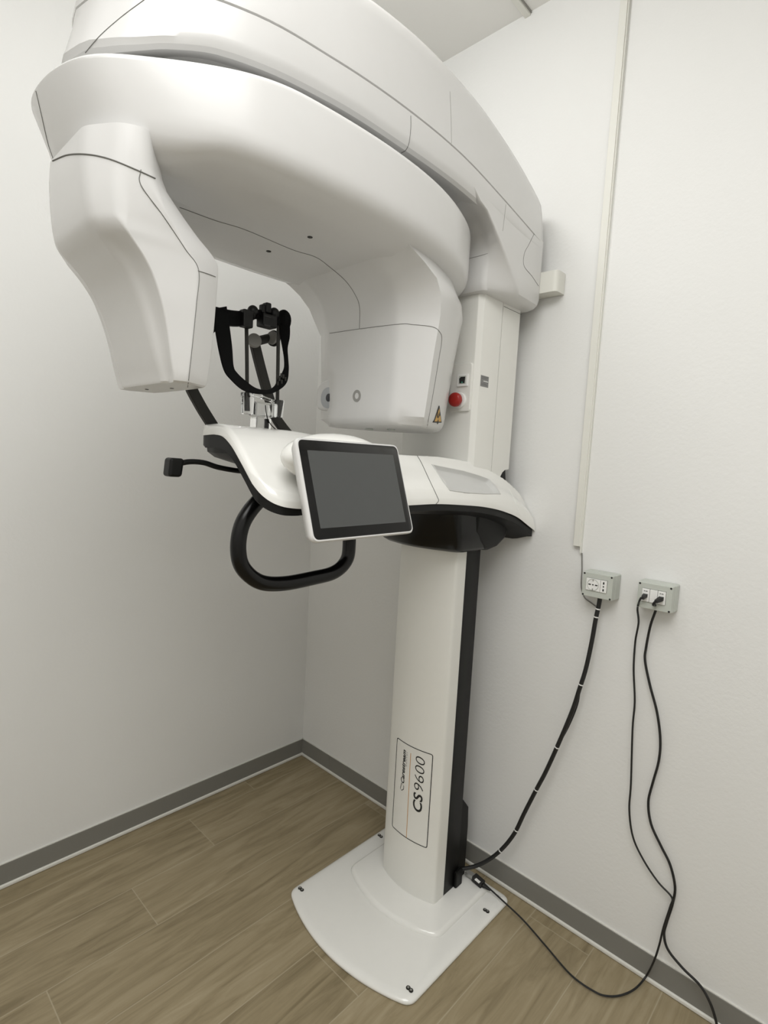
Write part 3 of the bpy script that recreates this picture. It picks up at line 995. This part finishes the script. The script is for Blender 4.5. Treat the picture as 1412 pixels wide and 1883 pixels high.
# sensor leg (near end): rings of A B C D E control points
def sleg(z, A, B, C, D, E, F):
    sc = sstep(1.742, 1.700, z)
    K = ((B[0] + C[0]) / 2 - 0.004 * sc, (B[1] + C[1]) / 2 + 0.006 * sc)
    rc, rd = 0.003 + 0.05 * sstep(1.725, 1.82, z), 0.003 + 0.02 * sstep(1.77, 1.83, z)
    half = [B, K, C, D, E, F]
    r = [(XS + a, b) for a, b in half]
    l = [(XS - a, b) for a, b in reversed(half)]
    pts = round_poly(r + l, [0.06, 0.02, rc, rd, 0.003, 0.03, 0.03, 0.003, rd, rc, 0.02, 0.06], 6)
    return [(x, y, z) for x, y in pts]
SL = [  # z, B(-y shoulder), C(crease), D(seam edge), E(+y corner), F(+y face)
    (1.880, (0.085, -1.272), (0.140, -1.240), (0.160, -1.205), (0.118, -1.172), (0.07, -1.168)),
    (1.850, (0.085, -1.274), (0.140, -1.240), (0.158, -1.203), (0.118, -1.168), (0.07, -1.164)),
    (1.820, (0.086, -1.273), (0.139, -1.240), (0.155, -1.200), (0.118, -1.158), (0.07, -1.154)),
    (1.795, (0.087, -1.271), (0.138, -1.240), (0.152, -1.188), (0.118, -1.134), (0.07, -1.130)),
    (1.765, (0.088, -1.267), (0.137, -1.238), (0.149, -1.165), (0.118, -1.101), (0.07, -1.097)),
    (1.745, (0.088, -1.261), (0.136, -1.235), (0.146, -1.147), (0.118, -1.075), (0.07, -1.071)),
    (1.733, (0.088, -1.252), (0.136, -1.228), (0.145, -1.136), (0.118, -1.064), (0.07, -1.060)),
    (1.722, (0.086, -1.241), (0.135, -1.218), (0.144, -1.127), (0.118, -1.062), (0.07, -1.058)),
    (1.705, (0.085, -1.226), (0.135, -1.203), (0.143, -1.116), (0.118, -1.062), (0.07, -1.058)),
    (1.680, (0.085, -1.206), (0.134, -1.186), (0.142, -1.113), (0.117, -1.063), (0.07, -1.059)),
    (1.650, (0.086, -1.190), (0.133, -1.173), (0.141, -1.114), (0.116, -1.064), (0.07, -1.060)),
    (1.600, (0.087, -1.172), (0.129, -1.158), (0.137, -1.116), (0.113, -1.066), (0.07, -1.062)),
    (1.550, (0.087, -1.157), (0.125, -1.148), (0.133, -1.119), (0.110, -1.070), (0.07, -1.066)),
    (1.524, (0.087, -1.148), (0.122, -1.142), (0.130, -1.121), (0.108, -1.073), (0.07, -1.069)),
]
zz = [s[0] for s in SL][::-1]
cols = [[s[k][j] for s in SL][::-1] for k in range(1, 6) for j in (0, 1)]
rings = []
for z in np.concatenate([np.linspace(1.88, 1.77, 8), np.linspace(1.765, 1.68, 22), np.linspace(1.67, 1.524, 12)]):
    v = [float(sinterp(z, zz, c_)) for c_ in cols]
    rings.append(sleg(float(z), None, (v[0], v[1]), (v[2], v[3]), (v[4], v[5]), (v[6], v[7]), (v[8], v[9])))
last = rings[-1]
cc = np.mean(np.array(last), 0)
rings.append([(cc[0] + (x - cc[0]) * 0.985, cc[1] + (y - cc[1]) * 0.975, 1.519) for x, y, z in last])
rings.append([(cc[0] + (x - cc[0]) * 0.95, cc[1] + (y - cc[1]) * 0.92, 1.516) for x, y, z in last])
SLG = G().loft(rings)
sl = SLG.build('sensor_leg', M_WHITE, carm, sharp=24)
seam([(259, 312), (259, 340), (300, 397), (340, 457), (365, 497), (361, 560), (353, 640), (345, 712)], SLG, sl, 0.0008)
seam([(364, 498), (380, 503), (396, 509)], SLG, sl, 0.0008)
seam([(97, 296), (125, 285), (160, 284), (200, 292), (250, 312), (285, 328)], G().add(SLG.v, SLG.f), sl, 0.0014)
for px in ((270, 714), (316, 712)):
    p = at(px[0], px[1] + 2, 2, 1.516)
    G().disc((p[0], p[1], 1.5165), (0, 0, -1), 0.0035, 0.0012, 12).build('screw', M_DGREY, sl)

# ---- patient table
RECESS = np.array([(797, 856), (822, 861), (852, 867), (880, 875), (898, 882), (909, 894), (917, 907), (890, 907), (858, 905), (829, 901), (817, 886), (806, 868)], float)


def sd_poly(p, P):
    n = len(P)
    d = 1e9
    inside = False
    for i in range(n):
        a, b = P[i], P[(i + 1) % n]
        e, w = b - a, p - a
        t = max(0, min(1, (w @ e) / (e @ e)))
        d = min(d, np.linalg.norm(w - e * t))
        if (a[1] > p[1]) != (b[1] > p[1]) and p[0] < (b[0] - a[0]) * (p[1] - a[1]) / (b[1] - a[1]) + a[0]:
            inside = not inside
    return -d if inside else d


SX = ([0.60, 0.86, 0.90, 0.93, 0.96, 1.00, 1.04, 1.07, 1.10, 1.13], [1.434, 1.436, 1.437, 1.433, 1.417, 1.383, 1.346, 1.321, 1.302, 1.290])
NEAR = ([0.0, -0.05, -0.3, -0.6, -0.91, -0.945, -0.968, -0.983, -0.992, -0.997, -1.000], [1.105, 1.1015, 1.100, 1.100, 1.100, 1.097, 1.090, 1.079, 1.066, 1.054, 1.040])
FAR = ([0.0, -0.6, -0.85, -0.93, -0.965, -0.985, -0.995, -1.0], [0.675, 0.678, 0.79, 0.795, 0.805, 0.822, 0.842, 0.865])
RIM = 0.023


def table_top(x, y):
    zs = float(sinterp(x, *SX)) + RIM
    xe = float(sinterp(y, *NEAR))
    dx = abs(x - XS)
    ze = float(sinterp(y, TY, TZ)) + RIM
    zc = max(float(sinterp(y, *TCZ)), ze + 0.004)
    xc = float(sinterp(y, *TCX))
    t = max(0.0, min(1.0, (dx - xc) / max(0.01, xe - XS - xc)))
    zcol = zc + (ze - zc) * (t + 0.05 * math.sin(2 * math.pi * t))
    w = sstep(-0.60, -0.84, y)
    return zcol * (1 - w) + zs * w


TY = [0.0, -0.05, -0.1, -0.18, -0.3, -0.4, -0.52, -0.6, -1.0]
TZ = [1.208, 1.231, 1.253, 1.274, 1.292, 1.299, 1.304, 1.303, 1.300]
TCZ = ([0.0, -0.02, -0.06, -0.16, -0.27, -0.4, -0.6, -0.75, -1.0], [1.303, 1.322, 1.348, 1.388, 1.412, 1.421, 1.422, 1.440, 1.45])
TCX = ([0.0, -0.02, -0.16, -0.5, -0.65, -1.0], [0.168, 0.163, 0.143, 0.130, 0.120, 0.10])
ysec = np.concatenate([np.linspace(-0.004, -0.33, 170), np.linspace(-0.338, -0.9, 56), np.linspace(-0.906, -0.985, 24), [-0.988, -0.991, -0.9935, -0.996, -0.998, -0.9993, -1.0]])
NU = 150
g = G()
secs, secs0, holes = [], [], set()
for y in ysec:
    y = float(y)
    xf, xe = float(sinterp(y, *FAR)), float(sinterp(y, *NEAR))
    us = np.concatenate([np.linspace(0, 0.45, 16)[:-1], np.linspace(0.45, 1.0, NU)])
    fr_ = max(0.0, (-y - 0.990) / 0.010)
    top, top0 = [], []
    for u in us:
        x = xf + (xe - xf) * u
        e = min(x - xf, xe - x)
        drop = 0.012 * max(0.0, 1 - e / 0.012) ** 2 + 0.010 * fr_ ** 2
        p = [x, y, table_top(x, y) - drop]
        top0.append(tuple(p))
        if y > -0.45 and x > XS + 0.1:
            s_ = sd_poly(project(np.array(p)), RECESS)
            if s_ < -0.4:
                holes.add(len(secs) * (15 + NU + 24) + len(top))
        top.append(tuple(p))
    bot = [(xf + (xe - xf) * u, y, table_top(xf + (xe - xf) * u, y) - RIM) for u in np.linspace(1, 0, 24)]
    secs.append(top + bot)
    secs0.append(top0)
g.loft(secs)
g.f = [f for f in g.f if len(f) > 4 or not any(i in holes for i in f)]      # opening for the tray
TG = g
table = g.build('patient_table', M_WHITE2, MX, sharp=40)
# pale tray pressed into the hand recess
gq = G().loft(secs0, False, False, closed=False)
rq = [np.array(p) for p in surf_points([tuple(p) for p in RECESS] + [tuple(RECESS[0])], gq, step=3.0, lift=0.0, smooth=False)][:-1]
cq = np.mean(rq, 0)
nq = np.array([0.55, 0.0, 0.83])
def tq(k, d):
    return [cq + (p - cq) * k - nq * d for p in rq]
G().loft([tq(1.065, 0.012), tq(1.065, -0.0008), tq(1.025, -0.0012), tq(0.985, 0.0005), tq(0.94, 0.0075), tq(0.86, 0.0095), tq(0.4, 0.0105)], False, True).build('recess_tray', M_TRAY, table, sharp=45)
# black underside trim
g = G()
rings = []
for y in np.concatenate([np.linspace(-0.012, -0.9, 60), np.linspace(-0.905, -0.985, 20), [-0.989, -0.993, -0.996]]):
    y = float(y)
    xf, xe = float(sinterp(y, *FAR)) + 0.004, float(sinterp(y, *NEAR)) - 0.004
    hh = float(interp(y, [0, -0.3, -0.9, -0.96, -1.0], [0.030, 0.024, 0.019, 0.024, 0.027]))
    top = [(xf + (xe - xf) * u, y, table_top(xf + (xe - xf) * u, y) - RIM + 0.0005) for u in np.linspace(0, 1, 26)]
    bot = []
    for u in np.linspace(1, 0, 26):
        x = xf + (xe - xf) * u
        e = min(x - xf, xe - x)
        zs_ = table_top(x, y) - RIM - hh + 0.006 * max(0.0, 1 - e / 0.01)
        ze_ = table_top(xe, y) - RIM - hh - 0.016 * sstep(0.0, 0.07, e)
        w = sstep(-0.60, -0.84, y)
        bot.append((x, y, zs_ * w + min(zs_, ze_) * (1 - w)))
    rings.append(top + bot)
g.loft(rings)
trim = g.build('black_underside', M_BLACK, table, sharp=40)
# second lump below the nose
g = G()
prof = [(-0.985, 1.418), (-0.982, 1.400), (-0.965, 1.389), (-0.93, 1.380), (-0.90, 1.373), (-0.86, 1.39), (-0.86, 1.42)]
g.loft([[(x, y + dy, z + dz) for y, z in prof] for x, dy, dz in ((0.812, 0.02, 0.012), (0.83, 0.004, 0.002), (0.87, 0.0, 0.0), (0.93, 0.0, 0.0), (0.955, 0.004, 0.004), (0.965, 0.02, 0.012))])
g.build('nose_underside', M_BLACK, trim, sharp=45)
seam([(767, 838), (775, 852), (788, 880), (803, 912), (806, 921), (800, 928)], TG, table, 0.0011)
seam([(935, 898), (944, 915), (952, 935), (956, 948)], TG, table, 0.0007, M_SOCK)

# screen mount and screen
sc_c = np.array([1.170, -0.8450, 1.3465])
su, sv = np.array([-0.003, 1.0, 0.008]), np.array([-0.314, 0.0, 0.9494])
su /= np.linalg.norm(su)
sv -= su * (sv @ su)
sv /= np.linalg.norm(sv)
sn = np.cross(su, sv)
if sn[0] < 0:
    sn = -sn
def sp(a, b, c):
    return sc_c + su * a + sv * b + sn * c
def srect(w, h, r, c, seg=6):
    return [sp(a, b, c) for a, b in round_poly([(-w, -h), (w, -h), (w, h), (-w, h)], r, seg)]
g = G()
g.ellipsoid((1.085, -0.83, 1.40), 0.06, 0.135, 0.052, 32, 18)
g.build('screen_mount', M_WHITE2, table)
g = G().loft([srect(0.124, 0.084, 0.016, -0.026), srect(0.1305, 0.0905, 0.016, -0.022), srect(0.1355, 0.0955, 0.014, -0.008), srect(0.1355, 0.0955, 0.014, -0.003), srect(0.1335, 0.0935, 0.013, 0.0), srect(0.132, 0.092, 0.012, 0.0)])
scr = g.build('touch_screen', M_WHITE, MX, sharp=50)
G().loft([srect(0.1310, 0.0910, 0.012, -0.002), srect(0.1310, 0.0910, 0.012, 0.0004), srect(0.1302, 0.0902, 0.011, 0.0009)]).build('bezel_glass', M_BEZEL, scr, sharp=50)
G().loft([[sp(a, b + 0.000, c) for a, b in round_poly([(-0.114, -0.0715), (0.1135, -0.0715), (0.1135, 0.0715), (-0.114, 0.0715)], 0.001, 2)] for c in (0.0006, 0.0012)]).build('display', M_DISP, scr)

# ---- loop handle
pts = [at(x, y, 0, 0.955) for x, y in ((492, 905), (463, 935), (444, 968), (438, 1010), (447, 1045), (478, 1070), (520, 1073), (575, 1063), (615, 1052), (637, 1030), (642, 1000), (640, 960))]
G().tube(spline(pts, 8), 0.0165, 16).build('grip_handle', M_BLACKG, MX)
# ---- swing lever with pad
pts = [at(x, y, 0, 0.90) for x, y in ((330, 852), (350, 849), (375, 851), (400, 859), (432, 865), (460, 868))]
lev = G().tube(spline(pts, 6), [0.0055] * 31, 10).build('side_lever', M_BLACK, MX)
pp = [at(x, y, 0, 0.90) for x, y in ((304, 876), (329, 877), (334, 843), (308, 841))]
g = G().loft([[(x, p[1], p[2]) for p in pp] for x in (0.885, 0.915)])
g.build('lever_pad', M_BLACK, lev, bevel=0.006)

# ---- head support: clear chin rest, rods, strap, temple arms
XC = XS
def bxp(px0, py0, px1, py1, x0, x1):
    """box whose y/z extent is read off the photo in the plane x = mid"""
    a, b = at(px0, py0, 0, (x0 + x1) / 2), at(px1, py1, 0, (x0 + x1) / 2)
    return (x0, x1, min(a[1], b[1]), max(a[1], b[1]), min(a[2], b[2]), max(a[2], b[2]))
chin = G().box(*bxp(466, 766, 492, 800, XC - 0.014, XC + 0.014)).build('chin_rest', M_CLEAR, MX, bevel=0.003)
G().box(*bxp(464, 738, 503, 768, XC - 0.02, XC + 0.012)).build('chin_block', M_CLEAR, chin, bevel=0.003)
pl_, pr_ = at(455, 742, 0, XC), at(510, 752, 0, XC)
for q_, h_ in ((pl_, 0.022), (pr_, 0.019)):
    g = G()
    g.loft([[(q_[0] + rr * math.cos(t), q_[1] + rr * math.sin(t), z) for t in np.linspace(0, 2 * math.pi, 25)[:-1]] for z, rr in ((q_[2] - h_, 0.013), (q_[2] + h_, 0.015))])
    g.build('rod_holder', M_CLEAR, chin, sharp=40)
arc_ = spline([pl_ + np.array([0.0, 0.0, 0.015]), (pl_ + pr_) / 2 + np.array([-0.035, -0.02, 0.026]), (pl_ + pr_) / 2 + np.array([-0.035, 0.02, 0.024]), pr_ + np.array([0, 0, 0.012])], 8)
G().tube(arc_, 0.004, 8).build('chin_bow', M_CLEAR, chin)
G().box(*bxp(488, 745, 493, 795, XC + 0.014, XC + 0.018)).build('chin_fin', M_CLEAR, chin)
wire = spline([at(x, y, 0, XC + 0.02) for x, y in ((488, 745), (490, 762), (496, 778), (508, 791))], 6)
G().tube(wire, 0.0012, 6).build('retaining_wire', M_DGREY, chin)
tl_, tr_ = at(453, 583, 0, XC), at(514, 580, 0, XC)
rods = []
for (px, py), b_ in (((453, 590), pl_), ((512, 592), pr_)):
    t_ = at(px, py, 0, XC)
    G().tube([np.array([b_[0], b_[1], b_[2] - 0.016]), np.array([b_[0], b_[1] + (t_[1] - b_[1]) * 0.5, (b_[2] + t_[2]) / 2]), t_], 0.0040, 10).build('support_rod', M_DGREY, chin)
# top bracket
hb = G()
bar_pts = [at(x, y, 0, XC) for x, y in ((392, 580), (420, 585), (447, 586), (470, 578), (495, 583), (517, 592))]
hb = G()
hs = [0.016, 0.015, 0.015, 0.009, 0.009, 0.012]
rings = []
for p, h_ in zip(spline(bar_pts, 4), np.interp(np.linspace(0, 5, 21), range(6), hs)):
    rings.append([(p[0] - 0.008, p[1], p[2] - h_), (p[0] + 0.008, p[1], p[2] - h_), (p[0] + 0.008, p[1], p[2] + h_), (p[0] - 0.008, p[1], p[2] + h_)])
hb.loft(rings)
head = hb.build('head_support', M_STRAP, MX, sharp=40)
G().box(*bxp(444, 568, 461, 605, XC + 0.002, XC + 0.022)).build('rod_clamp', M_BLACK, head, bevel=0.003)
g = G().box(*bxp(478, 576, 503, 606, XC - 0.004, XC + 0.024))
g.build('centre_bracket', M_BLACK, head, bevel=0.003)
g = G().box(*bxp(479, 559, 487, 578, XC, XC + 0.014)).box(*bxp(486, 556, 495, 578, XC, XC + 0.018))
g.build('bracket_knob', M_BLACK, head, bevel=0.003)
for pz in ((487, 580, 498, 585), (486, 596, 497, 601)):
    G().box(*bxp(*pz, XC + 0.023, XC + 0.0246)).build('bracket_slot', M_INK, head)
for cx_, cy_ in ((465, 573), (504, 577)):
    G().ellipsoid(at(cx_, cy_, 0, XC + 0.005), 0.012, 0.012, 0.013, 16, 10).build('clamp_knob', M_BLACK, head)
c_ = at(521, 590, 0, XC)
G().ellipsoid(c_, 0.02, 0.016, 0.024, 18, 12).build('side_pad', M_STRAP, head)
G().ellipsoid(at(386, 590, 0, XC - 0.01), 0.02, 0.016, 0.026, 18, 12).build('side_pad', M_STRAP, head)
# strap: a flat ribbon hanging in front of the rods
sp_px = [(402, 566, .895, 14), (408, 600, .91, 13), (414, 640, .925, 12), (420, 676, .94, 9), (430, 692, .95, 8), (450, 710, .96, 8), (470, 719, .965, 5), (492, 721, .965, 4), (508, 714, .955, 5), (519, 700, .945, 8), (526, 680, .935, 4), (526, 660, .925, 3), (524, 640, .915, 4), (524, 618, .905, 8), (523, 592, .90, 9)]
P = [np.array([x, y, d_, w_]) for x, y, d_, w_ in sp_px]
P = spline(P, 6)
rings = []
for i, p in enumerate(P):
    a_, b_ = P[max(0, i - 1)][:2], P[min(len(P) - 1, i + 1)][:2]
    t_ = (b_ - a_) / np.linalg.norm(b_ - a_)
    n_ = np.array([-t_[1], t_[0]])
    w_ = max(3.0, p[3])
    e0, e1 = p[:2] + n_ * w_, p[:2] - n_ * w_
    q0, q1 = at(*e0, 0, p[2] + 0.006), at(*e1, 0, p[2] - 0.006)
    th = np.array([0.0022, 0, 0])
    rings.append([q0 - th, q0 + th, q1 + th, q1 - th])
st_ = G().loft(rings).build('head_strap', M_STRAP, head, sharp=60)
for k, (x, y) in enumerate(((514, 697), (518, 702), (521, 692), (525, 697), (517, 690), (511, 705))):
    p = at(x, y, 0, 0.951)
    G().box(p[0] - 0.001, p[0] + 0.001, p[1] - 0.0016, p[1] + 0.0016, p[2] - 0.004, p[2] + 0.004).build('strap_slot', M_DGREY, st_)
# temple arms behind the chin rest
def flatbar(pts_px, x, w, t, name):
    P_ = [at(px, py, 0, x) for px, py in pts_px]
    P_ = spline(P_, 6)
    rings = []
    for i, p in enumerate(P_):
        d_ = P_[min(len(P_) - 1, i + 1)] - P_[max(0, i - 1)]
        d_ /= np.linalg.norm(d_)
        s_ = np.cross(d_, [1, 0, 0])
        s_ /= np.linalg.norm(s_)
        rings.append([p + s_ * w * a + np.array([t * b, 0, 0]) for a, b in ((-1, -1), (1, -1), (1, 1), (-1, 1))])
    return G().loft(rings).build(name, M_DGREY, MX, sharp=40, bevel=0.002)
ta = flatbar([(536, 806), (518, 784), (506, 765), (494, 730), (480, 680), (468, 632)], 0.835, 0.0115, 0.006, 'temple_arm')
kn = at(467, 627, 0, 0.846)
G().disc(kn, (1, -0.3, 0.1), 0.0155, 0.008, 24, 0.002).build('knuckle_disc', M_MGREY, ta)
e_ = at(499, 621, 0, 0.85)
G().tube([at(470, 628, 0, 0.838), at(494, 622, 0, 0.838)], 0.010, 12).build('cross_arm', M_DGREY, ta)
G().disc(e_ + np.array([0, 0.004, 0]), (0.25, -1, 0), 0.015, 0.006, 22, 0.002).build('temple_pad', M_MGREY, ta)
G().disc(e_ + np.array([-0.002, 0.010, 0]), (0.25, -1, 0), 0.018, 0.006, 22, 0.001).build('pad_back', M_BLACK, ta)
tb = flatbar([(404, 802), (388, 778), (366, 742), (348, 704), (345, 660), (365, 615), (388, 590)], 0.835, 0.0115, 0.006, 'temple_arm')
